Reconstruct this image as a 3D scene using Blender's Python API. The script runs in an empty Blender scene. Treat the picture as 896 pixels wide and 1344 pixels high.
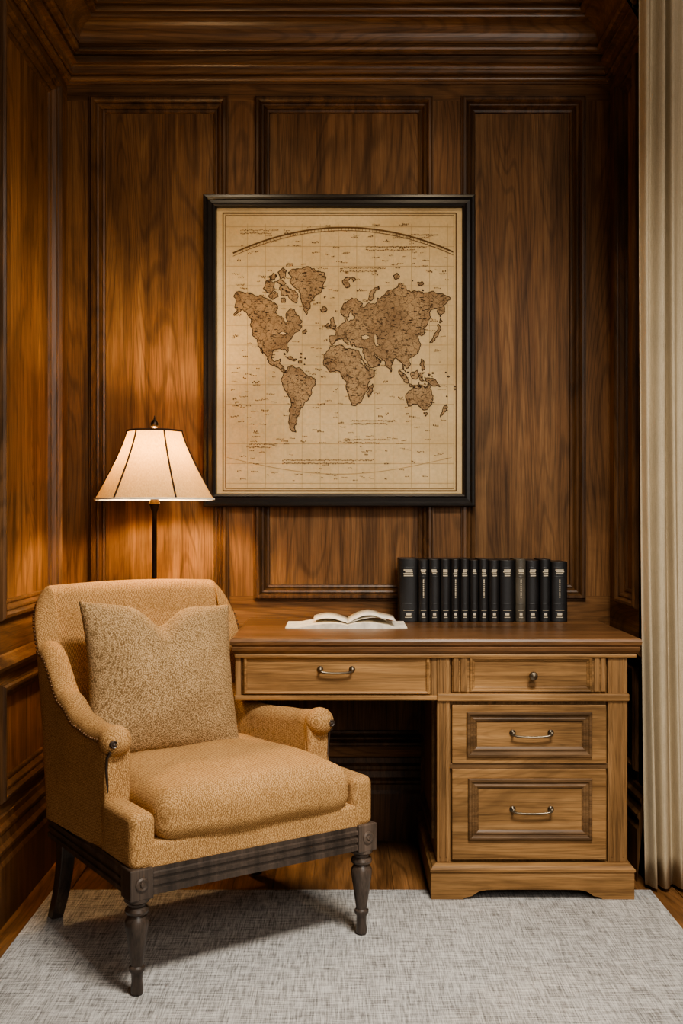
import bpy, bmesh, math, random
from mathutils import Vector, Matrix, noise
random.seed(7)
S=bpy.context.scene
COL=S.collection
F=1400.0; CH=1.124
def lin(c):
    out=[]
    for v in c:
        v=v/255.0
        out.append(v/12.92 if v<=0.04045 else ((v+0.055)/1.055)**2.4)
    return (*out,1.0)
# ------------------------------------------------------------ materials
class NT:
    def __init__(s,name):
        s.m=bpy.data.materials.new(name); s.m.use_nodes=True
        s.t=s.m.node_tree; s.n=s.t.nodes; s.b=s.n['Principled BSDF']
        s.tc=s.n.new('ShaderNodeTexCoord')
    def L(s,a,b): s.t.links.new(a,b)
    def mapping(s,scale,loc=(0,0,0),rot=(0,0,0)):
        m=s.n.new('ShaderNodeMapping'); m.inputs['Scale'].default_value=scale
        m.inputs['Location'].default_value=loc; m.inputs['Rotation'].default_value=rot
        s.L(s.tc.outputs['Object'],m.inputs['Vector']); return m.outputs['Vector']
    def noise(s,vec,scale=1,detail=4,rough=.55,dist=0):
        n=s.n.new('ShaderNodeTexNoise'); n.inputs['Scale'].default_value=scale
        n.inputs['Detail'].default_value=detail; n.inputs['Roughness'].default_value=rough
        n.inputs['Distortion'].default_value=dist
        if vec is not None: s.L(vec,n.inputs['Vector'])
        return n.outputs['Fac']
    def ramp(s,fac,stops):
        r=s.n.new('ShaderNodeValToRGB'); e=r.color_ramp.elements
        while len(e)<len(stops): e.new(.5)
        for i,(p,c) in enumerate(stops):
            e[i].position=p
            e[i].color=c if len(c)==4 else (*c,1)
        s.L(fac,r.inputs['Fac']); return r.outputs['Color']
    def math(s,op,a,b=None):
        m=s.n.new('ShaderNodeMath'); m.operation=op
        for i,v in enumerate((a,b)):
            if v is None: continue
            if isinstance(v,(int,float)): m.inputs[i].default_value=v
            else: s.L(v,m.inputs[i])
        return m.outputs[0]
    def mix(s,mode,fac,a,b):
        m=s.n.new('ShaderNodeMix'); m.data_type='RGBA'; m.blend_type=mode
        if isinstance(fac,(int,float)): m.inputs[0].default_value=fac
        else: s.L(fac,m.inputs[0])
        for i,v in ((6,a),(7,b)):
            if isinstance(v,tuple): m.inputs[i].default_value=v
            else: s.L(v,m.inputs[i])
        return m.outputs[2]
    def bump(s,h,strength=.3,dist=.002):
        b=s.n.new('ShaderNodeBump'); b.inputs['Strength'].default_value=strength
        b.inputs['Distance'].default_value=dist
        s.L(h,b.inputs['Height']); s.L(b.outputs['Normal'],s.b.inputs['Normal'])
    def base(s,c):
        if isinstance(c,tuple): s.b.inputs['Base Color'].default_value=c
        else: s.L(c,s.b.inputs['Base Color'])
    def rough(s,v,spec=.5):
        s.b.inputs['Roughness'].default_value=v
        s.b.inputs['Specular IOR Level'].default_value=spec
g=lambda v:(v,v,v,1)
def wood(name,dark,mid,light,axis='Z',seed=0,rough=.54,knots=True,lines=.34,k=1.0,spec=.22,blot=.62):
    w=NT(name)
    def sc(a,l):
        return {'Z':(a,a,l),'X':(l,a,a),'Y':(a,l,a)}[axis]
    loc=(seed*3.1,seed*1.7,seed*2.3)
    a=w.noise(w.mapping(sc(26*k,1.1*k),loc),1,6,.65,.5)
    col=w.ramp(a,[(.28,lin(dark)),(.48,lin(mid)),(.74,lin(light))])
    c=w.noise(w.mapping(sc(3.0*k,.4*k),loc),1,2,.5,.5)
    s=w.math('SINE',w.math('MULTIPLY',c,230.0))
    ln=w.ramp(s,[(.0,g(1)),(.35,g(1)),(1.0,g(1-lines))])
    col=w.mix('MULTIPLY',.8,col,ln)
    f=w.noise(w.mapping(sc(300,7),loc),1,3,.65,0)
    col=w.mix('MULTIPLY',1,col,w.ramp(f,[(.32,g(.64)),(.55,g(1.06))]))
    bl=w.noise(w.mapping(sc(2.8,1.5),loc),1,4,.6,1.2)
    col=w.mix('MULTIPLY',1,col,w.ramp(bl,[(.32,g(blot)),(.62,g(1.14))]))
    if knots:
        v=w.n.new('ShaderNodeTexVoronoi'); v.inputs['Scale'].default_value=1
        w.L(w.mapping(sc(3.6,1.5),(seed+.3,seed,seed)),v.inputs['Vector'])
        kk=w.ramp(v.outputs['Distance'],[(.0,g(.25)),(.05,g(.5)),(.12,g(1))])
        col=w.mix('MULTIPLY',.75,col,kk)
    w.base(col); w.rough(rough,spec); w.bump(f,.2,.001)
    return w.m
W_D,W_M,W_L=(78,54,33),(120,85,53),(150,112,74)
M_wallV=wood('walnut_panel_vertical',W_D,W_M,W_L,'Z',1)
M_wallV2=wood('walnut_stile_vertical',W_D,(118,83,52),(143,105,69),'Z',5,knots=False)
M_wallH=wood('walnut_rail_x',W_D,(116,82,51),(141,103,67),'X',2,knots=False)
M_wallHY=wood('walnut_rail_y',W_D,(109,76,46),(134,97,61),'Y',3,knots=False)
M_mold=wood('walnut_moulding',(58,38,23),(92,64,39),(124,89,57),'Z',4,knots=False,rough=.40,spec=.4)
M_crown=wood('walnut_crown',(76,52,32),(116,82,51),(146,108,71),'X',4,knots=False,rough=.34,spec=.5)
M_desk=wood('oak_desk_vertical',(100,73,46),(140,106,69),(168,131,90),'Z',6,rough=.48,knots=False,lines=.2,k=1.3,blot=.74)
M_deskH=wood('oak_desk_horizontal',(104,76,47),(145,110,71),(174,136,93),'X',7,rough=.48,knots=False,lines=.2,k=1.3,blot=.74)
M_deskTop=wood('oak_desk_top',(78,53,32),(112,79,50),(138,101,66),'X',8,rough=.36,knots=False,lines=.2,k=1.3,spec=.45)
M_deskDark=wood('oak_glazed_moulding',(72,54,36),(108,82,56),(138,108,76),'X',9,rough=.42,knots=False,lines=.2)
M_floor=wood('oak_floor',(88,60,36),(128,90,56),(154,112,73),'Y',10,rough=.38,knots=False)
M_ebony=wood('dark_stained_wood',(40,33,29),(68,58,51),(98,84,74),'Z',11,rough=.34,knots=False,lines=.2,spec=.5)
def plain(name,c,rough=.5,metal=0,spec=.5,nz=0):
    w=NT(name); 
    if nz:
        n=w.noise(w.mapping((1,1,1)),nz,4,.6)
        w.base(w.mix('MULTIPLY',1,lin(c),w.ramp(n,[(.3,g(.75)),(.7,g(1.1))])))
        w.bump(n,.15,.001)
    else: w.base(lin(c))
    w.rough(rough,spec); w.b.inputs['Metallic'].default_value=metal; return w.m
M_frame=plain('black_frame_lacquer',(34,30,28),.38,0,.5,60)
M_brass=plain('antique_nickel',(120,108,92),.32,.9,.5,90)
M_nail=plain('bronze_nailhead',(96,66,38),.35,.4,.6,90)
M_pew=plain('dark_bronze',(48,38,30),.35,.8,.5,80)
M_rib=plain('shade_rib_braid',(58,44,34),.8,0,.2,200)
M_plaster=plain('plaster',(170,150,122),.9,0,.2,8)
M_page=plain('book_page',(238,230,214),.8,0,.2,40)
M_silver=plain('silver_foil',(196,184,160),.45,0)
def fabric(name,c1,c2,scale=190,bump=.6,rough=.92,sheen=.15,rnd=.35):
    w=NT(name)
    v1=w.n.new('ShaderNodeTexVoronoi'); v1.inputs['Scale'].default_value=scale; v1.inputs['Randomness'].default_value=rnd
    w.L(w.mapping((1,1,1.0),rot=(.3,.2,.785)),v1.inputs['Vector'])
    n=w.noise(w.mapping((1,1,1)),scale*1.5,3,.7)
    h=w.math('SUBTRACT',1.0,v1.outputs['Distance'])
    h2=w.math('ADD',w.math('MULTIPLY',h,.55),w.math('MULTIPLY',n,.45))
    col=w.ramp(h2,[(.40,lin(c1)),(.70,lin(c2))])
    bl=w.noise(w.mapping((1,1,1)),9,4,.6)
    col=w.mix('MULTIPLY',1,col,w.ramp(bl,[(.3,g(.88)),(.7,g(1.05))]))
    w.base(col); w.rough(rough,.12); w.bump(h2,bump,.0014)
    w.b.inputs['Sheen Weight'].default_value=sheen
    w.b.inputs['Sheen Tint'].default_value=lin(c2)
    return w.m
M_chair=fabric('camel_woven_upholstery',(130,96,58),(216,174,122),290,.6)
M_pillow=fabric('tan_woven_fabric',(116,92,62),(206,174,132),280,.6,rnd=.6)
def linen(name,c1,c2,s1=(9,300,300),s2=(300,9,300),bump=.4,s=1):
    w=NT(name)
    a=w.noise(w.mapping(s1),1,4,.7); b=w.noise(w.mapping(s2),1,4,.7)
    m=w.math('MULTIPLY',w.math('ADD',a,b),.5)
    col=w.ramp(m,[(.38,lin(c1)),(.60,lin(c2))])
    bl=w.noise(w.mapping((1,1,1)),4,3)
    col=w.mix('MULTIPLY',1,col,w.ramp(bl,[(.3,g(.92)),(.7,g(1.04))]))
    w.base(col); w.rough(.95,.1); w.bump(m,bump,.002); return w.m
M_rug=linen('grey_woven_rug',(98,96,94),(204,202,199),(15,290,150),(290,15,150),.8)
M_curt=linen('beige_linen_curtain',(176,160,134),(200,184,156),(400,400,30),(400,400,400),.2)
w=NT('aged_map_paper')
n1=w.noise(w.mapping((1,1,1)),5,5,.6); n2=w.noise(w.mapping((1,1,1)),90,3,.6)
c=w.ramp(n1,[(.3,lin((194,167,122))),(.7,lin((216,191,146)))])
c=w.mix('MULTIPLY',1,c,w.ramp(n2,[(.3,g(.92)),(.6,g(1.02))]))
w.base(c); w.rough(.7,.25); M_paper=w.m
w=NT('map_land_print')
v=w.n.new('ShaderNodeTexVoronoi'); v.feature='DISTANCE_TO_EDGE'; v.inputs['Scale'].default_value=46
nd=w.n.new('ShaderNodeTexNoise'); nd.inputs['Scale'].default_value=60; nd.inputs['Detail'].default_value=4
w.L(w.mapping((1,1,1)),nd.inputs['Vector'])
vm=w.n.new('ShaderNodeVectorMath'); vm.operation='SCALE'; w.L(nd.outputs['Color'],vm.inputs[0]); vm.inputs['Scale'].default_value=.03
va=w.n.new('ShaderNodeVectorMath'); va.operation='ADD'; w.L(w.mapping((1,1,1)),va.inputs[0]); w.L(vm.outputs[0],va.inputs[1])
w.L(va.outputs[0],v.inputs['Vector'])
n2=w.noise(w.mapping((1,1,1)),16,3,.5)
c=w.ramp(n2,[(.35,lin((144,118,88))),(.65,lin((174,146,110)))])
n3=w.noise(w.mapping((260,260,900)),1,2,.7)
c=w.mix('MULTIPLY',1,c,w.ramp(n3,[(.38,g(.58)),(.50,g(1.04))]))
c=w.mix('MULTIPLY',1,c,w.ramp(v.outputs['Distance'],[(.02,g(.42)),(.045,g(1))]))
w.base(c); w.rough(.8,.15); M_land=w.m
M_ink=plain('map_ink',(104,80,54),.8,0,.1)
M_ink2=plain('map_ink_faint',(178,152,110),.8,0,.1)
M_coast=plain('map_coastline',(66,50,37),.8,0,.1)
w=NT('lamp_shade_linen')
tr=w.n.new('ShaderNodeBsdfTranslucent'); df=w.n.new('ShaderNodeBsdfDiffuse'); mx=w.n.new('ShaderNodeMixShader')
nz=w.noise(w.mapping((1,1,.2)),300,3)
cc=w.ramp(nz,[(.3,lin((140,106,60))),(.7,lin((164,128,76)))])
cd=w.ramp(nz,[(.3,lin((190,164,120))),(.7,lin((214,188,146)))])
w.L(cc,tr.inputs[0]); w.L(cd,df.inputs[0]); mx.inputs[0].default_value=.24
w.L(df.outputs[0],mx.inputs[1]); w.L(tr.outputs[0],mx.inputs[2])
w.L(mx.outputs[0],w.n['Material Output'].inputs['Surface']); M_shade=w.m
w=NT('warm_bulb'); w.base((1,.8,.55,1)); w.b.inputs['Emission Color'].default_value=(1,.69,.37,1); w.b.inputs['Emission Strength'].default_value=570; M_bulb=w.m
w=NT('downlight_lens'); w.base((1,.9,.75,1)); w.b.inputs['Emission Color'].default_value=(1,.8,.55,1); w.b.inputs['Emission Strength'].default_value=6; M_lens=w.m
def leather(name,c):
    w=NT(name); n=w.noise(w.mapping((1,1,1)),300,4,.7); m=w.noise(w.mapping((1,1,1)),14,3)
    w.base(w.mix('MULTIPLY',1,lin(c),w.ramp(m,[(.3,g(.7)),(.7,g(1.3))]))); w.rough(.38,.6); w.bump(n,.3,.0008); return w.m
M_blk=leather('black_leather',(28,27,28)); M_gry=leather('grey_cloth',(80,74,64))

# ------------------------------------------------------------ mesh helpers
def empty(name,loc=(0,0,0),rz=0):
    e=bpy.data.objects.new(name,None); e.location=loc; e.rotation_euler=(0,0,rz); e.empty_display_size=.1
    COL.objects.link(e); return e
def mk(name,verts,faces,mat,parent=None,local=False,smooth=False,angle=40,fix=True):
    me=bpy.data.meshes.new(name); me.from_pydata([tuple(v) for v in verts],[],faces)
    if fix:
        bm=bmesh.new(); bm.from_mesh(me); bmesh.ops.recalc_face_normals(bm,faces=bm.faces); bm.to_mesh(me); bm.free()
    me.materials.append(mat)
    o=bpy.data.objects.new(name,me); COL.objects.link(o)
    if parent is not None:
        o.parent=parent
        if not local: o.location=-parent.location
    if smooth:
        for p in me.polygons: p.use_smooth=True
        try: me.set_sharp_from_angle(angle=math.radians(angle))
        except Exception: pass
    return o
def bev(o,w,seg=2):
    m=o.modifiers.new('b','BEVEL'); m.width=w; m.segments=seg; m.limit_method='ANGLE'; m.angle_limit=math.radians(35)
    return o
def box(name,x0,x1,y0,y1,z0,z1,mat,parent=None,b=0,local=False,seg=2):
    vs=[(x,y,z) for x in (x0,x1) for y in (y0,y1) for z in (z0,z1)]
    fs=[(0,1,3,2),(4,6,7,5),(0,4,5,1),(2,3,7,6),(0,2,6,4),(1,5,7,3)]
    o=mk(name,vs,fs,mat,parent,local)
    if b: bev(o,b,seg)
    return o
def lathe(name,prof,c,mat,parent=None,local=False,n=32,axis='Z',cap=True):
    vs=[];fs=[]
    for r,z in prof:
        for i in range(n):
            a=2*math.pi*i/n
            p=(r*math.cos(a),r*math.sin(a),z)
            if axis=='Y': p=(p[0],-p[2],p[1])
            if axis=='X': p=(p[2],p[0],p[1])
            vs.append((c[0]+p[0],c[1]+p[1],c[2]+p[2]))
    for j in range(len(prof)-1):
        for i in range(n):
            k=(i+1)%n; fs.append((j*n+i,j*n+k,(j+1)*n+k,(j+1)*n+i))
    if cap:
        fs.append(tuple(range(n))); fs.append(tuple((len(prof)-1)*n+i for i in range(n)))
    return mk(name,vs,fs,mat,parent,local,True,35)
def tube(name,pts,r,mat,parent=None,local=False,n=8,closed=False):
    pts=[Vector(p) for p in pts]; vs=[];fs=[]; N=len(pts)
    rr=r if isinstance(r,(list,tuple)) else [r]*N
    prev=None
    for i,p in enumerate(pts):
        a=pts[(i-1)%N] if (i>0 or closed) else p; b=pts[(i+1)%N] if (i<N-1 or closed) else p
        t=(b-a).normalized()
        if prev is None:
            up=Vector((0,0,1)) if abs(t.z)<.9 else Vector((1,0,0))
            u=t.cross(up).normalized()
        else: u=(prev-t*prev.dot(t)).normalized()
        prev=u; v=t.cross(u)
        for k in range(n):
            an=2*math.pi*k/n; vs.append(p+(u*math.cos(an)+v*math.sin(an))*rr[i])
    M=N if closed else N-1
    for i in range(M):
        j=(i+1)%N
        for k in range(n):
            l=(k+1)%n; fs.append((i*n+k,i*n+l,j*n+l,j*n+k))
    if not closed: fs+= [tuple(range(n)),tuple((N-1)*n+k for k in range(n))]
    return mk(name,vs,fs,mat,parent,local,True,60)
def frame(name,O,U,V,N,w,h,prof,mat,parent=None,local=False,closedp=False):
    O,U,V,N=map(Vector,(O,U,V,N)); vs=[];fs=[]
    for a,b in prof:
        for (u,v) in ((a,a),(w-a,a),(w-a,h-a),(a,h-a)): vs.append(O+U*u+V*v+N*b)
    P=len(prof)
    for j in range(P if closedp else P-1):
        q=(j+1)%P
        for i in range(4):
            k=(i+1)%4; fs.append((j*4+i,j*4+k,q*4+k,q*4+i))
    return mk(name,vs,fs,mat,parent,local)
def rbox(name,c,h,r,mat,parent,crown=0,local=True,mid=8,mod=None,seg=4):
    def coords(hh):
        inn=hh-r; L=[-(inn+r*math.tan(math.radians(45*k/seg))) for k in range(seg,0,-1)]
        L+=[-inn+2*inn*k/mid for k in range(mid+1)]
        L+=[inn+r*math.tan(math.radians(45*k/seg)) for k in range(1,seg+1)]
        return L
    cs=[coords(v) for v in h]
    bm=bmesh.new()
    for ax in range(3):
        a1,a2=[i for i in range(3) if i!=ax]
        for sg in (-1,1):
            grid=[]
            for p in cs[a1]:
                row=[]
                for q in cs[a2]:
                    v=[0,0,0]; v[ax]=sg*h[ax]; v[a1]=p; v[a2]=q
                    v=Vector(v); inner=Vector([max(-(h[i]-r),min(h[i]-r,v[i])) for i in range(3)])
                    d=v-inner; 
                    if d.length>1e-9: v=inner+d.normalized()*r
                    row.append(bm.verts.new(v))
                grid.append(row)
            for i in range(len(grid)-1):
                for j in range(len(grid[0])-1):
                    bm.faces.new((grid[i][j],grid[i+1][j],grid[i+1][j+1],grid[i][j+1]))
    bmesh.ops.remove_doubles(bm,verts=bm.verts,dist=1e-5)
    for v in bm.verts:
        x,y,z=v.co.x/h[0],v.co.y/h[1],v.co.z/h[2]
        if crown: 
            k=max(0,(1-x*x))*max(0,(1-y*y))
            v.co.z+=crown*(k**.5)*(1 if z>0 else -.0)
        if mod: mod(v.co,x,y,z)
        v.co+=Vector(c)
    bmesh.ops.recalc_face_normals(bm,faces=bm.faces)
    me=bpy.data.meshes.new(name); bm.to_mesh(me); bm.free(); me.materials.append(mat)
    for p in me.polygons: p.use_smooth=True
    o=bpy.data.objects.new(name,me); COL.objects.link(o); o.parent=parent
    if not local: o.location=-parent.location
    return o

# ------------------------------------------------------------ room shell
XL,XR,YB=-.945,.924,3.675; ZC=2.84; YF=-1.2; YR=3.235
def X(px,s=381.): return (px-448)/s
def Z(py,s=381.): return CH+(672-py)/s
def panel_wall(name,O,U,N,length,z1,panels,mV,mV2,mH):
    O,U,N=map(Vector,(O,U,N)); V=Vector((0,0,1))
    us=sorted({0,length}|{p[0] for p in panels}|{p[1] for p in panels})
    vz=sorted({0,z1}|{p[2] for p in panels}|{p[3] for p in panels})
    vs=[];fs=[];mi=[]
    D=.020
    def quad(u0,u1,v0,v1,d,m):
        i=len(vs); vs.extend([O+U*u0+V*v0+N*d,O+U*u1+V*v0+N*d,O+U*u1+V*v1+N*d,O+U*u0+V*v1+N*d]); fs.append((i,i+1,i+2,i+3)); mi.append(m)
    for a in range(len(us)-1):
        for b in range(len(vz)-1):
            uc=(us[a]+us[a+1])/2; vc=(vz[b]+vz[b+1])/2
            if any(p[0]<uc<p[1] and p[2]<vc<p[3] for p in panels): continue
            row=any(p[2]<vc<p[3] for p in panels)
            quad(us[a],us[a+1],vz[b],vz[b+1],0,1 if row else 2)
    for p in panels: quad(p[0]-.002,p[1]+.002,p[2]-.002,p[3]+.002,-D,0)
    quad(0,length,0,z1,-.08,2)
    par=empty(name,O)
    o=mk(name+'_boards',vs,fs,mV,par,fix=False)
    o.data.materials.append(mV2); o.data.materials.append(mH)
    for f,m in zip(o.data.polygons,mi): f.material_index=m
    prof=[(-.014,0),(-.013,.010),(-.011,.010),(-.006,.017),(.002,.017),(.007,.010),(.009,.003),(.013,.005),(.018,.003),(.022,-.006),(.025,-.012),(.030,-.010),(.036,-.012),(.038,-.020)]
    for i,p in enumerate(panels):
        frame('panel_moulding_%d'%i,O+U*p[0]+V*p[2],U,V,N,p[1]-p[0],p[3]-p[2],prof,M_mold,par)
    return par
zt,zb=Z(132),Z(782); lb,lt=.33,.63
bp=[]
for a,b in ((123,294),(339,563),(610,763)):
    bp.append((X(a)-XL,X(b)-XL,zb,zt)); bp.append((X(a)-XL,X(b)-XL,lb,lt))
panel_wall('wall_back',(XL,YB,0),(1,0,0),(0,-1,0),XR-XL,ZC,bp,M_wallV,M_wallV2,M_wallH)
lp=[]
y1=3.545
while y1>-1:
    y0=y1-.585
    if y0<YF+.05: break
    lp.append((y0-YF,y1-YF,zb,zt)); lp.append((y0-YF,y1-YF,lb,lt)); y1=y0-.1
panel_wall('wall_left',(XL,YF,0),(0,1,0),(1,0,0),YB-YF,ZC,lp,M_wallV,M_wallV2,M_wallHY)
panel_wall('wall_right',(XR,YR,0),(0,1,0),(-1,0,0),YB-YR,ZC,[(.1,.318,zb,zt),(.1,.318,lb,lt)],M_wallV,M_wallV2,M_wallHY)
box('wall_return',XR,2.3,YR,YR+.08,0,ZC,M_plaster)
box('wall_side',2.3,2.38,YF,YR+.08,0,ZC,M_plaster)
box('ceiling',XL-.1,2.4,YF,YB+.1,ZC,ZC+.05,M_plaster)
pv=[];pf=[]
fl=box('floor',XL-.1,2.4,YF,YB+.1,-.05,-.004,M_floor)
fp=empty('floor_planks',(0,0,0))
x=XL-.1;i=0
while x<2.3:
    yy=YF-random.random()*.8
    while yy<YB+.1:
        L=1.1+random.random()*.5
        a,b=max(yy,YF),min(yy+L,YB+.1)
        if b>a+.01:
            k=len(pv); e=.0012
            for (px,py) in ((x+e,a+e),(x+.118,a+e),(x+.118,b-e),(x+e,b-e)):
                pv.append((px,py,-.004)); pv.append((px,py,0))
            pf+= [(k+1,k+3,k+5,k+7),(k,k+2,k+3,k+1),(k+2,k+4,k+5,k+3),(k+4,k+6,k+7,k+5),(k+6,k,k+1,k+7)]
        yy+=L
    x+=.12
mk('planks',pv,pf,M_floor,fp)
def sweep(name,prof,mat,y0=YF,y1=YR,mx='all'):
    vs=[];fs=[]
    for w_,z in prof:
        vs+= [(XL+w_,y0,z),(XL+w_,YB-w_,z),(XR-w_,YB-w_,z),(XR-w_,y1,z)]
    P=len(prof)
    for j in range(P-1):
        for i in range(3): fs.append((j*4+i,j*4+i+1,(j+1)*4+i+1,(j+1)*4+i))
    fs.append(tuple(j*4+3 for j in range(P)))
    return mk(name,vs,fs,mat,None)
def arcp(c,r,a0,a1,n=6):
    return [(c[0]+r*math.cos(math.radians(a0+(a1-a0)*i/n)),c[1]+r*math.sin(math.radians(a0+(a1-a0)*i/n))) for i in range(n+1)]
crown=[(0,2.595),(.010,2.595),(.010,2.602)]+arcp((.010,2.612),.010,-90,60,5)+[(.010,2.624),(.022,2.626),(.022,2.630)]+arcp((.034,2.642),.012,200,90,4)[::1]+[(.044,2.654),(.044,2.661),(.030,2.664),(.030,2.682),(.040,2.685),(.040,2.690)]+arcp((.048,2.700),.010,-110,70,5)+[(.050,2.713),(.056,2.716)]+arcp((.116,2.720),.060,178,95,7)+[(.112,2.784),(.112,2.790)]+arcp((.122,2.800),.010,-100,60,5)+[(.124,2.812),(.136,2.816),(.136,2.826),(.150,2.830),(.150,2.84)]
sweep('trim_crown',crown,M_crown)
sweep('trim_chair_rail',[(0,.668),(.008,.67),(.012,.682),(.026,.69),(.03,.70),(.026,.71),(.012,.714),(.008,.724),(0,.727)],M_crown)
sweep('baseboard_walls',[(.028,0),(.028,.16),(.022,.172),(.022,.19),(.028,.197),(.028,.205),(.018,.214),(.014,.235),(.018,.243),(.018,.252),(.008,.262),(.006,.278),(0,.282)],M_mold)
for i,(lx,ly) in enumerate(((-.42,3.05),(.35,3.05))):
    e=empty('recessed_downlight' if i==0 else 'recessed_downlight.001',(lx,ly,ZC))
    lathe('bezel',[(.03,-.001),(.032,-.006),(.05,-.006),(.052,0)],(lx,ly,ZC),M_brass,e,cap=False)
    lathe('lens',[(.001,-.002),(.031,-.002)],(lx,ly,ZC),M_lens,e,cap=False)
# ------------------------------------------------------------ rug
ru=empty('area_rug',(0,2,0))
rbox('rug_body',(0.03,1.9-2,.004),(.885,1.255,.004),.0035,M_rug,ru,local=True)
# ------------------------------------------------------------ framed map
YM=3.638; sm=F/YM
def mp(px,py): return ((px-448)/sm,CH+(672-py)/sm)
fm=empty('framed_world_map',(0,YM,1.67))
x0,z1=mp(266,254); x1,z0=mp(624,665)
frame('frame_moulding',(x0,YM+.034,z0),(1,0,0),(0,0,1),(0,-1,0),x1-x0,z1-z0,[(0,0),(0,.026),(.004,.034),(.012,.036),(.018,.028),(.03,.03),(.036,.034),(.042,.030),(.046,.016),(.046,.0)],M_frame,fm)
px0,pz1=mp(285,272); px1,pz0=mp(606,651)
box('map_sheet',px0-.003,px1+.003,YM+.016,YM+.032,pz0-.003,pz1+.003,M_paper,fm)
YP=YM+.0155
def flat(name,polys,mat,y):
    vs=[];fs=[]
    for i,P in enumerate(polys):
        k=len(vs); vs+=[(a,y-(i%40)*4e-6,b) for a,b in P]; fs.append(tuple(range(k,k+len(P))))
    o=mk(name,vs,fs,mat,fm,fix=False)
    return o
def coast(P,amp=.2):
    def sub(a,b,d):
        L=(b-a).length
        if L<1.4 or d>4: return [a]
        nn=Vector((-(b-a).y,(b-a).x)).normalized()
        m=(a+b)/2+nn*random.uniform(-1,1)*min(L*amp,2.0)
        return sub(a,m,d+1)+sub(m,b,d+1)
    P=[Vector(p) for p in P]; out=[]
    for i in range(len(P)): out+=sub(P[i],P[(i+1)%len(P)],0)
    return [(q.x,q.y) for q in out]
lands=[
[(306,388),(308,384),(313,381),(320,384),(328,383),(338,388),(348,390),(356,394),(362,398),(364,404),(361,408),(363,413),(369,414),(372,420),(375,425),(377,421),(375,414),(377,408),(382,404),(386,405),(388,411),(392,414),(396,420),(393,424),(390,425),(396,427),(393,432),(386,436),(383,441),(379,447),(376,452),(378,460),(376,463),(373,457),(366,457),(358,460),(356,467),(358,473),(364,473),(367,470),(366,476),(370,479),(373,484),(377,487),(372,488),(366,483),(358,479),(352,473),(346,462),(342,455),(345,464),(342,461),(338,450),(333,441),(330,430),(329,420),(324,411),(317,405),(311,410),(306,413),(311,406),(307,402),(309,396)],
[(378,356),(386,352),(398,350),(412,351),(426,357),(427,366),(424,376),(417,385),(411,391),(407,401),(402,412),(398,405),(395,394),(394,384),(386,376),(380,368),(384,362)],
[(345,378),(348,368),(354,366),(360,370),(360,378),(352,383)],[(350,362),(358,357),(363,361),(360,366)],[(364,356),(371,350),(376,354),(374,362),(367,364)],[(362,368),(370,366),(375,371),(370,374)],
[(366,376),(376,374),(386,380),(391,388),(388,397),(382,392),(378,386),(368,386)],[(352,386),(360,381),(365,388),(357,392)],[(368,390),(373,390),(374,396),(369,396)],[(397,433),(402,432),(401,437),(397,437)],
[(372,489),(377,481),(383,479),(390,482),(396,485),(402,491),(409,494),(414,498),(413,505),(408,511),(407,519),(401,526),(398,532),(394,536),(393,543),(389,549),(389,556),(386,560),(388,567),(383,566),(380,558),(380,545),(381,534),(381,524),(376,515),(371,506),(368,497)],
[(428,461),(433,454),(441,453),(450,453),(454,458),(460,457),(471,460),(475,468),(480,478),(485,484),(494,484),(491,493),(484,502),(483,511),(477,519),(474,527),(467,532),(461,531),(458,520),(454,510),(455,501),(449,493),(446,487),(438,487),(431,486),(425,479),(425,469)],
[(484,508),(489,503),(488,514),(484,521),(481,516)],
[(432,447),(432,440),(440,439),(441,434),(437,431),(444,428),(448,424),(453,422),(452,417),(455,417),(457,421),(463,419),(466,414),(462,412),(463,406),(459,409),(458,415),(454,415),(448,411),(448,404),(454,396),(461,390),(468,391),(476,397),(472,402),(480,401),(484,396),(492,398),(495,390),(499,392),(503,387),(512,380),(522,376),(526,370),(532,374),(534,380),(546,381),(556,384),(564,382),(576,384),(586,387),(592,391),(586,397),(582,400),(584,408),(578,415),(575,404),(570,404),(564,409),(566,416),(562,423),(556,430),(558,438),(554,440),(550,436),(549,443),(552,450),(550,459),(543,467),(536,470),(539,478),(534,483),(531,478),(533,488),(529,484),(526,474),(520,469),(515,475),(513,488),(508,481),(504,472),(497,470),(492,466),(494,471),(500,473),(495,480),(487,482),(481,472),(476,461),(476,455),(468,455),(464,451),(462,454),(459,447),(454,441),(457,449),(454,449),(450,443),(444,443),(440,448),(436,452)],
[(432,428),(434,424),(433,419),(437,415),(438,421),(441,428),(436,431)],[(428,426),(431,423),(431,428),(428,429)],[(420,405),(427,402),(429,406),(423,409)],
[(575,424),(579,430),(576,438),(571,446),(564,449),(569,441),(573,434)],[(578,416),(581,421),(577,423)],
[(524,484),(530,490),(537,502),(533,502),(526,493)],[(540,488),(548,484),(550,490),(547,497),(541,496)],[(537,503),(545,505),(553,507),(551,510),(538,507)],[(557,494),(565,496),(573,500),(578,507),(568,506),(560,500)],[(553,470),(557,474),(558,482),(554,486),(551,478)],[(551,488),(557,488),(554,492),(556,499),(551,498)],[(562,489),(565,491),(562,493)],
[(534,516),(540,511),(546,506),(550,504),(556,506),(558,510),(562,502),(566,511),(569,519),(567,528),(562,536),(555,537),(549,530),(541,531),(536,533),(534,525)],
[(586,530),(588,534),(583,541),(578,547),(581,540)],[(556,541),(561,541),(559,546)],
[(449,367),(454,362),(460,364),(456,369),(459,375),(453,376)],[(462,362),(467,366),(463,369)],[(484,393),(485,384),(491,377),(497,374),(498,378),(490,384),(488,393)],[(516,360),(521,357),(524,364),(518,365)],[(548,369),(554,368),(556,372),(549,373)],
[(374,467),(382,467),(389,471),(386,473),(378,470)],[(391,473),(396,473),(395,476),(391,476)]]
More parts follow.
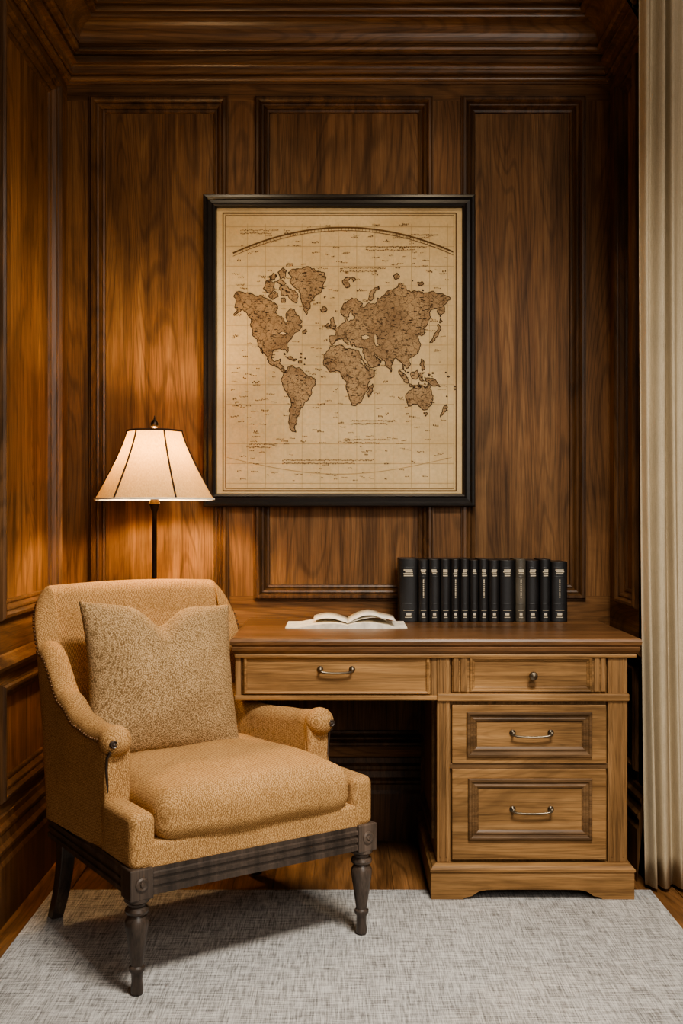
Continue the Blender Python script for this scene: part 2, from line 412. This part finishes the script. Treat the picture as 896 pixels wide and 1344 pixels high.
seas=[[(474,440),(480,438),(486,441),(481,445),(475,444)],[(492,437),(496,441),(495,449),(499,453),(494,454),(491,446)],[(365,436),(371,434),(376,438),(371,439)],[(474,470),(478,478),(484,486),(481,484),(474,475)],[(492,463),(497,468),(502,471),(499,472),(493,468)]]
for cx,cy,nn_ in ((360,372,8),(545,495,9),(385,472,5),(540,376,3),(575,495,4),(584,510,3)):
    for _ in range(nn_):
        a=cx+random.uniform(-16,16); b=cy+random.uniform(-12,12); r=random.uniform(.7,1.6)
        lands.append([(a-r,b),(a,b-r*.8),(a+r,b+.3),(a+.3,b+r*.8)])
cl=[coast(P) for P in lands]
flat('map_continents',[[mp(a,b) for a,b in P] for P in cl],M_land,YP-.0003)
cs_=[coast(P,.12) for P in seas]
flat('map_inland_seas',[[mp(a,b) for a,b in P] for P in cs_],M_paper,YP-.0005)
def strip(pts,wd):
    out=[]
    for (ax,ay),(bx,by) in zip(pts[:-1],pts[1:]):
        d=Vector((bx-ax,by-ay)); n=Vector((-d.y,d.x)).normalized()*wd/2
        out.append([mp(ax+n.x,ay+n.y),mp(bx+n.x,by+n.y),mp(bx-n.x,by-n.y),mp(ax-n.x,ay-n.y)])
    return out
cst=[]
for P in cl+cs_: cst+=strip(P+[P[0]],.9)
flat('map_coastlines',cst,M_coast,YP-.0007)
ink=[];fa=[]
for (k,wd) in ((7,1.6),(10,.7)):
    R=[(285+k,272+k-1),(606-k,272+k-1),(606-k,651-k),(285+k,651-k),(285+k,272+k-1)]
    ink+=strip(R,wd)
def arc(off):
    pts=[]
    for i in range(41):
        x=305+290*i/40; pts.append((x,297+off+((x-452)/145)**2*33))
    return pts
ink+=strip(arc(0),2.0); ink+=strip(arc(4),.7)
for i in range(60):
    x=318+i*4.5; y=297+((x-452)/145)**2*33
    ink+=strip([(x,y),(x,y+4)],.5)
for x in range(300,600,24): fa+=strip([(x,292),(x,640)],.6)
for y in range(296,640,26): fa+=strip([(296,y),(596,y)],.6)
low=[(297+i*7.6,600+22*math.sin(math.pi*i/39)) for i in range(40)]; fa+=strip(low,1.0)
def inside(P,x,y):
    r=False;n=len(P)
    for i in range(n):
        x1_,y1_=P[i];x2_,y2_=P[(i+1)%n]
        if (y1_>y)!=(y2_>y) and x<(x2_-x1_)*(y-y1_)/(y2_-y1_)+x1_: r=not r
    return r
def word(x,y,W,hh):
    L=0
    while L<W:
        l=random.uniform(.5,1.3); h=random.uniform(.6,1.0)*hh*1.3; dy=random.uniform(-.5,.5)*hh
        if x+L+l<594: ink.append([mp(x+L,y+dy),mp(x+L+l,y+dy),mp(x+L+l,y+h+dy),mp(x+L,y+h+dy)])
        L+=l+random.uniform(.5,1.0)
land_ink=[]
for _ in range(1800):
    x=random.uniform(300,588); y=random.uniform(292,632)
    if any(inside(P,x,y) for P in lands[:30]):
        l=random.uniform(1.5,4.5); 
        land_ink.append([mp(x,y),mp(x+l,y),mp(x+l,y+.8),mp(x,y+.8)]); continue
    if random.random()<.25: word(x,y,random.uniform(2.5,10),1.0 if random.random()<.8 else 1.9)
for (cx,cy,wd) in ((490,551,60),(480,576,60),(476,350,60),(340,300,50),(520,322,80),(430,603,120),(545,306,60),(345,582,36)):
    for r in range(2): word(cx-wd/2,cy+r*4,wd*(1-.2*r),1.3)
flat('map_grid_lines',fa,M_ink2,YP-.0002)
flat('map_lettering',ink,M_ink,YP-.0009)
flat('map_land_lettering',land_ink,M_coast,YP-.0011)
# ------------------------------------------------------------ floor lamp
LX,LY=-.596,3.40; sl=F/LY
lamp=empty('floor_lamp',(LX,LY,0))
def lz(py): return CH+(672-py)/sl
lathe('base',[(.001,0),(.125,0),(.13,.008),(.125,.016),(.1,.022),(.04,.03),(.025,.045),(.02,.07),(.012,.085),(.001,.09)],(LX,LY,0),M_pew,lamp,cap=False)
lathe('pole',[(.009,.06),(.008,.6),(.014,.61),(.014,.625),(.008,.635),(.0075,1.12),(.013,1.135),(.018,1.15),(.013,1.165),(.009,1.175),(.009,1.2),(.014,1.205),(.016,1.24),(.001,1.245)],(LX,LY,0),M_pew,lamp)
zb_,zt_=lz(655),lz(566)
NR=6; NS=72
def shr(t,a):
    rb,rt=.189,.086
    r=rt+(rb-rt)*(1-t)**1.22
    return r*(1-.05*abs(math.sin(a*NR/2)))
vs=[];fs=[]; rows=14
for j in range(rows+1):
    t=j/rows; z=zb_+(zt_-zb_)*t
    for i in range(NS):
        a=2*math.pi*i/NS; r=shr(t,a); vs.append((LX+r*math.cos(a),LY+r*math.sin(a),z))
for j in range(rows):
    for i in range(NS):
        k=(i+1)%NS; fs.append((j*NS+i,j*NS+k,(j+1)*NS+k,(j+1)*NS+i))
mk('shade',vs,fs,M_shade,lamp,smooth=True,angle=60)
for q in range(NR):
    a=2*math.pi*q/NR
    tube('shade_rib_%d'%q,[(LX+(shr(t/10,a)+.001)*math.cos(a),LY+(shr(t/10,a)+.001)*math.sin(a),zb_+(zt_-zb_)*t/10) for t in range(11)],.003,M_rib,lamp,n=6)
for nm,t,r,m in (('trim_top',1,.0035,M_rib),('trim_bottom',0,.0035,M_page)):
    tube(nm,[(LX+(shr(t,2*math.pi*i/72)+.001)*math.cos(2*math.pi*i/72),LY+(shr(t,2*math.pi*i/72)+.001)*math.sin(2*math.pi*i/72),zb_+(zt_-zb_)*t) for i in range(72)],r,m,lamp,n=6,closed=True)
tube('harp',[(LX+.045*math.sin(math.pi*i/12),LY,1.2+(zt_-1.2)*i/12) for i in range(13)],.002,M_pew,lamp,n=6)
tube('harp_2',[(LX-.045*math.sin(math.pi*i/12),LY,1.2+(zt_-1.2)*i/12) for i in range(13)],.002,M_pew,lamp,n=6)
for q in range(4):
    a=math.pi/4+q*math.pi/2
    tube('spider_%d'%q,[(LX,LY,zt_-.004),(LX+.08*math.cos(a),LY+.08*math.sin(a),zt_-.001)],.0015,M_pew,lamp,n=6)
lathe('finial',[(.003,0),(.005,.008),(.004,.014),(.011,.02),(.013,.03),(.009,.04),(.003,.044),(.002,.054),(.0005,.056)],(LX,LY,zt_-.006),M_pew,lamp,n=16)
lathe('bulb',[(.001,.0),(.012,.002),(.018,.012),(.028,.04),(.03,.055),(.024,.075),(.012,.084),(.001,.086)],(LX,LY,1.256),M_bulb,lamp,n=14,cap=False)
# ------------------------------------------------------------ curtain
cu=empty('curtain',(1.1,3.17,0))
vs=[];fs=[];NXc=240;NZc=30
for j in range(NZc+1):
    z=.012+(2.79-.012)*j/NZc; t=j/NZc
    for i in range(NXc+1):
        u=i/NXc; xx=.888+.5*u
        ph=u*2*math.pi*12+.35*math.sin(t*2.0+u*7)+.8*math.sin(u*9)+1.2
        am=.024*(.8+.2*math.sin(u*17))*(1-.2*t)
        s_=math.sin(ph); s_=math.copysign(abs(s_)**.85,s_)
        yy=3.168+am*s_+.004*math.sin(ph*1.7+1+t*2)
        xx+=.004*math.sin(ph*.5+t*3)-.004*math.sin(t*math.pi)+.016*(1-t)**3
        vs.append((xx,yy,z))
for j in range(NZc):
    for i in range(NXc):
        a=j*(NXc+1)+i; fs.append((a,a+1,a+NXc+2,a+NXc+1))
o=mk('drape',vs,fs,M_curt,cu,smooth=True,angle=180)
m=o.modifiers.new('s','SOLIDIFY'); m.thickness=.002
tube('curtain_rod',[(.9,3.172,2.80),(2.25,3.172,2.80)],.012,M_pew,cu)
# ------------------------------------------------------------ desk
desk=empty('pedestal_desk',(.27,3.37,0))
YD=3.09; sd=F/YD
def dX(p): return (p-448)/sd
def dZ(p): return CH-(p-672)/sd
DY1=3.655; ZF=.0085
DLx=-.322
frame('desktop_edge',(DLx,3.07,0),(1,0,0),(0,1,0),(0,0,1),.866-DLx,DY1-3.07,[(.018,.712),(.012,.716),(.006,.724),(.004,.732),(.008,.736),(.002,.741),(0,.75),(.003,.757),(.008,.76),(.28,.7602)],M_deskTop,desk)
box('desktop_core',DLx+.02,.846,3.09,DY1-.02,.712,.7598,M_deskTop,desk)
PX0,PX1=dX(573),dX(823)
box('pedestal_carcass',PX0,PX1,YD+.012,DY1-.01,.086,.712,M_desk,desk)
box('pilaster_right',dX(797),dX(823),YD-.002,YD+.02,.109,.712,M_desk,desk,.003)
box('pilaster_left',dX(573),dX(590),YD-.002,YD+.02,.109,.712,M_desk,desk,.003)
for i,px in enumerate((577.5,585.5,802.5,817.5)):
    tube('flute_%d'%i,[(dX(px),YD-.001,.125),(dX(px),YD-.001,.70)],.0030,M_desk,desk,n=8)
box('under_top_bead',DLx+.012,.853,YD-.010,DY1-.012,.702,.714,M_deskH,desk,.004)
box('mid_rail',dX(573),dX(825),YD-.010,YD+.02,dZ(920),dZ(910),M_deskH,desk,.004)
box('rail_2',dX(590),dX(797),YD,YD+.02,dZ(1009),dZ(1002),M_deskDark,desk,.001)
DM=[(0,-.002),(0,.006),(.003,.009),(.008,.009),(.012,.005),(.016,.004),(.020,.006),(.024,.005),(.030,.0005)]
def dfront(nm,a,b,t,bt,ia,ib,it,ibt,y,mm=M_deskDark,pm=DM):
    box(nm,dX(a),dX(b),y,y+.03,dZ(bt),dZ(t),M_deskH,desk,.002)
    frame(nm+'_moulding',(dX(ia),y,dZ(ibt)),(1,0,0),(0,0,1),(0,-1,0),dX(ib)-dX(ia),dZ(it)-dZ(ibt),pm,mm,desk)
dfront('drawer_middle',593,795,925,1002,612,776,934,993,YD-.004)
dfront('drawer_bottom',593,795,1009,1128,614,776,1021,1102,YD-.004)
DS=[(0,-.002),(0,.006),(.003,.008),(.006,.007),(.009,.003),(.012,.003),(.015,.0005)]
dfront('drawer_top',593,795,860,909,616,776,862,908,YD,M_deskH,DS)
for i,(a,b) in enumerate(((594,602),(604,613),(779,786),(788,794))):
    box('top_drawer_reed_%d'%i,dX(a),dX(b),YD-.006,YD+.01,dZ(908),dZ(861),M_desk,desk,.003)
box('apron_carcass',DLx+.015,PX0+.01,YD+.016,DY1-.01,dZ(913),.712,M_desk,desk)
box('drawer_centre',dX(318),dX(565),YD+.002,YD+.03,dZ(912),dZ(860),M_deskH,desk,.003)
frame('drawer_centre_moulding',(dX(320),YD+.002,dZ(911)),(1,0,0),(0,0,1),(0,-1,0),dX(563)-dX(320),dZ(861)-dZ(911),[(0,0),(0,.005),(.003,.007),(.007,.005),(.010,.0005)],M_deskH,desk)
box('apron_stile_left',DLx+.014,dX(316),YD,YD+.02,dZ(914),.712,M_desk,desk,.002)
box('apron_stile_right',dX(566),dX(573),YD,YD+.02,dZ(914),.712,M_desk,desk,.001)
box('apron_bead',DLx+.012,dX(574),YD-.006,YD+.03,dZ(919),dZ(912.5),M_deskH,desk,.003)
frame('pedestal_side_moulding',(PX0,3.15,.16),(0,1,0),(0,0,1),(-1,0,0),.45,.42,DM,M_deskDark,desk)
frame('pedestal_end_moulding',(PX1,3.15,.16),(0,1,0),(0,0,1),(1,0,0),.45,.5,DM,M_deskDark,desk)
box('rear_leg_panel',DLx+.02,DLx+.06,3.47,DY1-.01,ZF,.712,M_desk,desk,.003)
def plinth(nm,pts,y0,y1):
    n=len(pts); vs=[(x,y0,z) for x,z in pts]+[(x,y1,z) for x,z in pts]
    fs=[tuple(range(n)),tuple(range(n,2*n))[::-1]]+[(i,(i+1)%n,n+(i+1)%n,n+i) for i in range(n)]
    return mk(nm,vs,fs,M_deskH,desk)
a,b=dX(565),dX(830); half=[(0,ZF),(.092,ZF),(.096,.013),(.108,.016),(.118,.018),(.126,.024),(.138,.031),(.16,.035),(.19,.036)]
pts=[(a+u,z) for u,z in half]+[(b-u,z) for u,z in reversed(half)]+[(b,.09),(a,.09)]
plinth('plinth_front',pts,YD-.018,YD+.004)
box('plinth_side_right',b-.02,b,YD+.003,DY1-.01,ZF,.09,M_deskH,desk)
box('plinth_side_left',a,a+.02,YD+.003,DY1-.01,ZF,.09,M_deskH,desk)
box('plinth_back',a+.02,b-.02,DY1-.03,DY1-.01,ZF,.09,M_deskH,desk)
frame('plinth_cap',(a-.003,YD-.022,0),(1,0,0),(0,1,0),(0,0,1),b-a+.006,DY1-YD+.01,[(.004,.084),(0,.088),(0,.094),(.005,.098),(.008,.103),(.018,.109),(.03,.110)],M_deskH,desk)
def bail(nm,px,py,wp,y):
    x,z=dX(px),dZ(py); hw=wp/2/sd
    for s_ in (-1,1):
        lathe(nm+'_rose_%d'%(s_+1),[(.009,0),(.009,.003),(.006,.006),(.0035,.008),(.0035,.016),(.005,.02),(.001,.022)],(x+s_*hw,y,z+.004),M_brass,desk,n=14,axis='Y')
    tube(nm+'_bail',[(x+hw*math.cos(math.pi*(1-i/14))*1.0,y-.017,z+.004-.010*math.sin(math.pi*i/14)**.6) for i in range(15)],.0032,M_brass,desk,n=8)
bail('pull_middle',697,963,50,YD-.004); bail('pull_bottom',697,1063,50,YD-.004); bail('pull_centre',441,880,42,YD+.002)
lathe('knob',[(.008,0),(.008,.003),(.004,.006),(.004,.014),(.011,.018),(.013,.023),(.011,.028),(.004,.031),(.0005,.0315)],(dX(698),YD,dZ(886)),M_brass,desk,n=20,axis='Y')
# ------------------------------------------------------------ open book
ob=empty('open_book',(.02,3.4,.7605))
def pages(nm,xc,y0,y1,hw,side,zc,hh,rot=0,mat=M_page,zb0=.7608):
    vs=[];fs=[];n=16
    for i in range(n+1):
        t=i/n; x=xc+side*hw*t
        z=zb0+.003+hh*(math.sin(math.pi*min(1,t*1.15+.12)))**.7*(1-.55*t)+zc*t
        for y in (y0,y1):
            sk=rot*(hw*t)
            vs.append((x,y+sk,zb0)); vs.append((x,y+sk,z))
    for i in range(n):
        k=i*4; fs+=[(k,k+4,k+5,k+1),(k+2,k+3,k+7,k+6),(k+1,k+5,k+7,k+3),(k,k+2,k+6,k+4)]
    fs+=[(0,1,3,2),(n*4,n*4+2,n*4+3,n*4+1)]
    return mk(nm,vs,fs,mat,ob,smooth=True,angle=50)
pages('page_block_left',.02,3.305,3.50,.195,-1,.0,.016,.10)
pages('page_block_right',.02,3.305,3.50,.185,1,.0,.019,.12)
def leaf(nm,x0,y0,y1,L,side,h,tilt):
    vs=[];fs=[];n=14
    for i in range(n+1):
        t=i/n; x=x0+side*L*t; z=.774+h*math.sin(math.pi*.85*t+.1)
        vs+=[(x,y0+tilt*t,z),(x,y1+tilt*t,z+.002)]
    for i in range(n): k=i*2; fs.append((k,k+2,k+3,k+1))
    o=mk(nm,vs,fs,M_page,ob,smooth=True,angle=180); m=o.modifiers.new('s','SOLIDIFY'); m.thickness=.0006
leaf('leaf_1',.02,3.33,3.50,.15,1,.020,.02); leaf('leaf_2',.02,3.34,3.51,.11,-1,.016,.03); leaf('leaf_3',.02,3.33,3.50,.12,1,.028,.01)
# ------------------------------------------------------------ row of books
bk=empty('row_of_books',(.46,3.59,.7605))
YK=3.517; sk=F/YK
spines=[(524,548),(549,562),(563,577),(578,591),(592,603),(604,616),(617,628),(629,641),(642,655),(656,675),(677,690),(691,707),(709,723),(724,745)]
lab=[]
for i,(a,b) in enumerate(spines):
    x0=(a-448)/sk; x1=(b+.3-448)/sk; h=.206+random.uniform(-.003,.003)-(.005 if i==13 else 0)
    yo=random.uniform(0,.005)
    mt=M_gry if i==10 else M_blk
    n=8; w_=x1-x0; P=[]
    for k in range(n+1):
        an=math.pi*k/n; P.append((x0+w_/2-w_/2*math.cos(an),YK+yo+.008-.008*math.sin(an)))
    P+=[(x1,YK+.128),(x0,YK+.128)]
    m_=len(P); vs=[(x,y,.761) for x,y in P]+[(x,y,.761+h) for x,y in P]
    fs=[tuple(range(m_)),tuple(range(m_,2*m_))]+[(k,(k+1)%m_,m_+(k+1)%m_,m_+k) for k in range(m_)]
    bev(mk('book_%02d'%i,vs,fs,mt,bk,smooth=True,angle=35),.0012)
    for zz in (.03,.06,.15,.18):
        tube('band_%02d_%d'%(i,int(zz*100)),[(x0+w_/2-w_/2*.96*math.cos(math.pi*k/8),YK+yo+.0082-.0088*math.sin(math.pi*k/8),.761+zz) for k in range(9)],.0011,mt,bk,n=6)
    cx=(x0+x1)/2; yy=YK+yo-.0012
    def q(xa,xb,za,zb2): 
        k=len(lab); lab.extend([(xa,yy,.761+za),(xb,yy,.761+za),(xb,yy,.761+zb2),(xa,yy,.761+zb2)])
    hwid=w_*.28
    for r in range(random.choice((3,4))):
        q(cx-hwid*random.uniform(.6,1),cx+hwid*random.uniform(.6,1),.170-r*.0062,.1735-r*.0062)
    q(cx-hwid*.5,cx+hwid*.5,.022,.029); q(cx-hwid*.7,cx+hwid*.7,.014,.0165); q(cx-hwid,cx+hwid,.038,.0395)
    if i%3==1:
        for r in range(9): q(cx-.0018,cx+.0018,.080+r*.007,.0845+r*.007)
mk('spine_lettering',lab,[(i,i+1,i+2,i+3) for i in range(0,len(lab),4)],M_silver,bk,fix=False)
# ------------------------------------------------------------ armchair
TH=math.radians(34); CO=(-.361,2.868,.0085)
ch=empty('upholstered_armchair',CO,TH)
def interp(T,x):
    if x<=T[0][0]: return T[0][1]
    for (a,fa_),(b,fb) in zip(T[:-1],T[1:]):
        if x<=b:
            t=(x-a)/(b-a); t=t*t*(3-2*t); return fa_+(fb-fa_)*t
    return T[-1][1]
st=[]
YA=-.105
hl=[(-.14,.592),(-.04,.590),(.05,.603),(.13,.645),(.225,.76)]
hr=[(-.14,.575),(0,.562),(.1,.555),(.17,.556),(.235,.60)]
Z0=.292
def cwl(y): return .300+.022*(y-YA)/.32
def cwr(y): return .278-.052*max(0,(y-YA)/.34)**1.3
ns=22; cr=.035; YC=.235; dY=YC-YA
lean=lambda y:max(0,(y+.02)/.255)**1.4
for i in range(ns+1):
    y=YA+dY*i/ns; st.append((-cwl(y),y,-1,0,interp(hl,y),min(.78,lean(y)*.78)))
cL=cwl(YC)-cr; cR=cwr(YC)-cr+.006; cT=cR+.022
for i in range(1,15):
    a=math.pi-(math.pi/2)*i/15; t=i/15
    st.append((-cL+cr*math.cos(a),YC+cr*math.sin(a),math.cos(a),math.sin(a),.76+(.905-.76)*math.sin(t*math.pi/2)**.7,.78+.22*t))
for i in range(0,25):
    x=-cL+(cL+cT)*i/24; st.append((x,.27,0,1,.905+.008*math.cos((i/12-1)*math.pi/2),1))
for i in range(1,19):
    a=math.pi/2-(math.pi/2)*i/19; t=1-i/19
    st.append((cR+(cT-cR)*t**.5+cr*math.cos(a),YC+cr*math.sin(a),math.cos(a),math.sin(a),.60+(.905-.60)*math.sin(t*math.pi/2)**.28,.78+.22*t))
for i in range(ns,-1,-1):
    y=YA+dY*i/ns; st.append((cwr(y),y,1,0,interp(hr,y),min(.78,lean(y)*.78)))
vs=[];fs=[];nail=[]
t_=.033
def secpts(h):
    s=[(-t_*.9,Z0)]
    for k in range(1,5): s.append((-t_-.004*math.sin(math.pi*k/5),Z0+(h-t_-Z0)*k/5))
    for k in range(0,9):
        a=math.pi-math.pi*k/8; s.append((t_*math.cos(a),h-t_+t_*math.sin(a)))
    for k in range(4,0,-1): s.append((t_,Z0+(h-t_-Z0)*k/5))
    s.append((t_,Z0)); return s
for (x,y,nx,ny,h,L) in st:
    sp=secpts(h)
    for (o_,z) in sp:
        k=(z-Z0)/.61
        fl_=.010*(1-L)*max(0,k) if L<1 else 0
        vs.append((x+nx*(o_+fl_),y+ny*o_+.15*min(L,1)*k*(.6+.4*k),z))
    nb=vs[-len(sp)+5+8]; nail.append((nb[0]+nx*.0022,nb[1]+ny*.0022,nb[2]))
M_=len(sp)
for i in range(len(st)-1):
    for k in range(M_-1): fs.append((i*M_+k,i*M_+k+1,(i+1)*M_+k+1,(i+1)*M_+k))
fs.append(tuple(range(M_))); fs.append(tuple((len(st)-1)*M_+k for k in range(M_)))
mk('arms_and_back',vs,fs,M_chair,ch,True,True,50)
def studs(nm,path,gap,r,parent):
    bm=bmesh.new(); acc=0; P=[Vector(p) for p in path]
    for a,b in zip(P[:-1],P[1:]):
        d=(b-a).length; u=0
        while acc+ (d-u) >= gap:
            u+=gap-acc; acc=0
            bmesh.ops.create_icosphere(bm,subdivisions=2,radius=r,matrix=Matrix.Translation(a+(b-a)*(u/d)))
        acc+=d-u
    me=bpy.data.meshes.new(nm); bm.to_mesh(me); bm.free(); me.materials.append(M_nail)
    for p in me.polygons: p.use_smooth=True
    o=bpy.data.objects.new(nm,me); COL.objects.link(o); o.parent=parent
studs('nailhead_trim',nail,.0125,.0042,ch)
for s_,h,nm,cc0 in ((-1,.592,'left',.300),(1,.575,'right',.278)):
    xc=s_*(cc0+.004)
    rbox('arm_roll_'+nm,(xc+s_*.003,YA-.008,h-.035),(.039,.039,.038),.0375,M_chair,ch,mid=3,seg=6)
    rbox('arm_front_pad_'+nm,(xc-s_*.002,YA-.003,.415),(.034,.015,.13),.011,M_chair,ch,mid=5)
    xo=xc+s_*.029
    pts=[(xo-s_*.006,YA-.0145,.415),(xo-s_*.004,YA-.0155,.45),(xo-s_*.001,YA-.0165,.49),(xo,YA-.022,.52),(xo-s_*.003,YA-.036,h-.055)]
    tube('arm_wood_strip_'+nm,pts,[.002,.003,.0034,.0034,.0034],M_nail if False else M_ebony,ch,True,n=8)
    lathe('arm_rosette_'+nm,[(.010,-.004),(.010,.003),(.008,.006),(.005,.004),(.004,.007),(.001,.009)],(xc+s_*.020,YA-.041,h-.036),M_ebony,ch,True,n=18,axis='Y')
    rbox('front_block_'+nm,(s_*.309,-.200,.354),(.032,.093,.066),.021,M_chair,ch,mid=4)
def taper(co,x,y,z):
    if x>0 and y>0: co.x*=1-.20*y
rbox('seat_base',(0,-.005,.318),(.318,.285,.032),.010,M_chair,ch,mod=taper)
def cm(co,x,y,z):
    co.y+= -.010*(1-x*x) if y<-.5 else 0
    co.z+=.003*math.sin(co.x*23)*math.sin(co.y*19)
    if x>0: co.x*=1-.07*(y+1) if y>-1 else 1
rbox('seat_cushion',(0,-.035,.396),(.274,.268,.058),.046,M_chair,ch,crown=.032,mid=12,mod=cm,seg=7)
pr=[(.03,.232),(0,.232),(0,.243),(.004,.245),(.004,.252),(0,.254),(0,.262),(.004,.264),(.004,.271),(0,.273),(0,.281),(.004,.284),(.004,.294),(.03,.294)]
frame('seat_rail',(-.342,-.296,0),(1,0,0),(0,1,0),(0,0,1),.684,.576,pr,M_ebony,ch,True,True)
for s_,nm in ((-1,'left'),(1,'right')):
    lx=s_*.317
    box('leg_block_'+nm,lx-.029,lx+.029,-.300,-.242,.225,.297,M_ebony,ch,.003,True)
    lathe('leg_rosette_'+nm,[(.016,0),(.016,.003),(.012,.005),(.006,.003),(.005,.006),(.001,.007)],(lx,-.300,.262),M_ebony,ch,True,n=16,axis='Y')
    lathe('front_leg_'+nm,[(.010,0),(.014,.004),(.015,.012),(.0125,.03),(.0135,.05),(.019,.058),(.019,.064),(.014,.068),(.0145,.072),(.017,.09),(.023,.13),(.0275,.16),(.028,.172),(.022,.182),(.020,.186),(.026,.190),(.028,.196),(.026,.202),(.020,.206),(.021,.212),(.029,.218),(.030,.228)],(lx,-.270,0),M_ebony,ch,True,n=28)
    vs=[];fs=[]
    for i in range(9):
        t=i/8; z=.24*(1-t); cy=.245+.055*t*t; cx2=s_*(.302+.012*t*t); hwid=.023-.005*t
        for dx,dy in ((-1,-1),(1,-1),(1,1),(-1,1)): vs.append((cx2+dx*hwid*.9,cy+dy*hwid,z))
    for i in range(8):
        for k in range(4): l=(k+1)%4; fs.append((i*4+k,i*4+l,(i+1)*4+l,(i+1)*4+k))
    fs+=[(0,1,2,3),(32,33,34,35)]
    bev(mk('rear_leg_'+nm,vs,fs,M_ebony,ch,True),.003)
N=40; vs=[];fs=[]
hw,hh,T=.228,.214,.098
for sd_ in (-1,1):
    for j in range(N+1):
        for i in range(N+1):
            u=-1+2*i/N; v=-1+2*j/N
            u=math.sin(u*math.pi/2)*.45+u*.55; v=math.sin(v*math.pi/2)*.45+v*.55
            x=hw*u*(1-.08*(1-v*v)); z=hh*v*(1-.05*(1-u*u))
            k=max(0,(v+.1)/1.1)
            z-=.056*math.exp(-(u/.24)**2)*k**1.5
            tt=T if sd_<0 else .07
            th=tt*(max(0,1-u*u)**.5)*(max(0,1-v*v)**.5)
            th*=1-.42*math.exp(-(u/.15)**2)*k
            th+=(.004*math.sin(u*9+v*4)+.003*math.sin(v*11-u*5))*(1-u*u)*(1-v*v)
            vs.append((x,sd_*th,z))
M1=(N+1)*(N+1)
for s2 in (0,1):
    for j in range(N):
        for i in range(N):
            a=s2*M1+j*(N+1)+i; f=(a,a+1,a+N+2,a+N+1); fs.append(f if s2==0 else f[::-1])
o=mk('throw_pillow',vs,fs,M_pillow,None,True,True,180)
bm=bmesh.new(); bm.from_mesh(o.data); bmesh.ops.remove_doubles(bm,verts=bm.verts,dist=1e-5); bmesh.ops.recalc_face_normals(bm,faces=bm.faces); bm.to_mesh(o.data); bm.free()
for p in o.data.polygons: p.use_smooth=True
o.matrix_world=Matrix.Translation(CO)@Matrix.Rotation(TH,4,'Z')@Matrix.Translation((-.064,.150,.655))@Matrix.Rotation(math.radians(-18),4,'X')@Matrix.Rotation(math.radians(4),4,'Y')
# ------------------------------------------------------------ lights
def area(nm,loc,tgt,sx,sy,pw,col,spread=180):
    l=bpy.data.lights.new(nm,'AREA'); l.shape='RECTANGLE'; l.size=sx; l.size_y=sy; l.energy=pw; l.color=col; l.spread=math.radians(spread)
    o=bpy.data.objects.new(nm,l); COL.objects.link(o); o.location=loc
    o.rotation_euler=(Vector(tgt)-Vector(loc)).to_track_quat('-Z','Y').to_euler(); return o
area('front_fill_area',(1.3,-.4,2.1),(-.1,3.0,.7),1.6,1.6,40,(1,.95,.88))  # unseen fill added behind the camera; no window is modelled here
area('overhead_key_area',(.55,1.5,2.8),(.0,2.75,.1),.7,.7,48,(1,.94,.84),100)  # unseen area light added overhead to brighten chair and rug, no fixture
for i,(lx,ly) in enumerate(((-.42,3.05),(.35,3.05))):
    l=bpy.data.lights.new('downlight_%d'%i,'SPOT'); l.energy=20; l.spot_size=math.radians(95); l.spot_blend=.9; l.color=(1,.78,.52); l.shadow_soft_size=.03
    o=bpy.data.objects.new('downlight_%d'%i,l); COL.objects.link(o); o.location=(lx,ly,ZC-.01)
    o.rotation_euler=(Vector((lx*.6,3.55,1.1))-Vector(o.location)).to_track_quat('-Z','Y').to_euler()
W=bpy.data.worlds.new('World'); S.world=W; W.use_nodes=True
W.node_tree.nodes['Background'].inputs[0].default_value=(1,.9,.78,1); W.node_tree.nodes['Background'].inputs[1].default_value=.30
# ------------------------------------------------------------ camera
cam=bpy.data.cameras.new('camera'); cam.sensor_fit='VERTICAL'; cam.sensor_height=36; cam.lens=36*F/1344
co=bpy.data.objects.new('camera',cam); COL.objects.link(co); co.location=(0,0,CH); co.rotation_euler=(math.pi/2,0,0)
S.camera=co
try:
    S.view_settings.view_transform='AgX'; S.view_settings.look='AgX - Medium High Contrast'
except Exception: pass
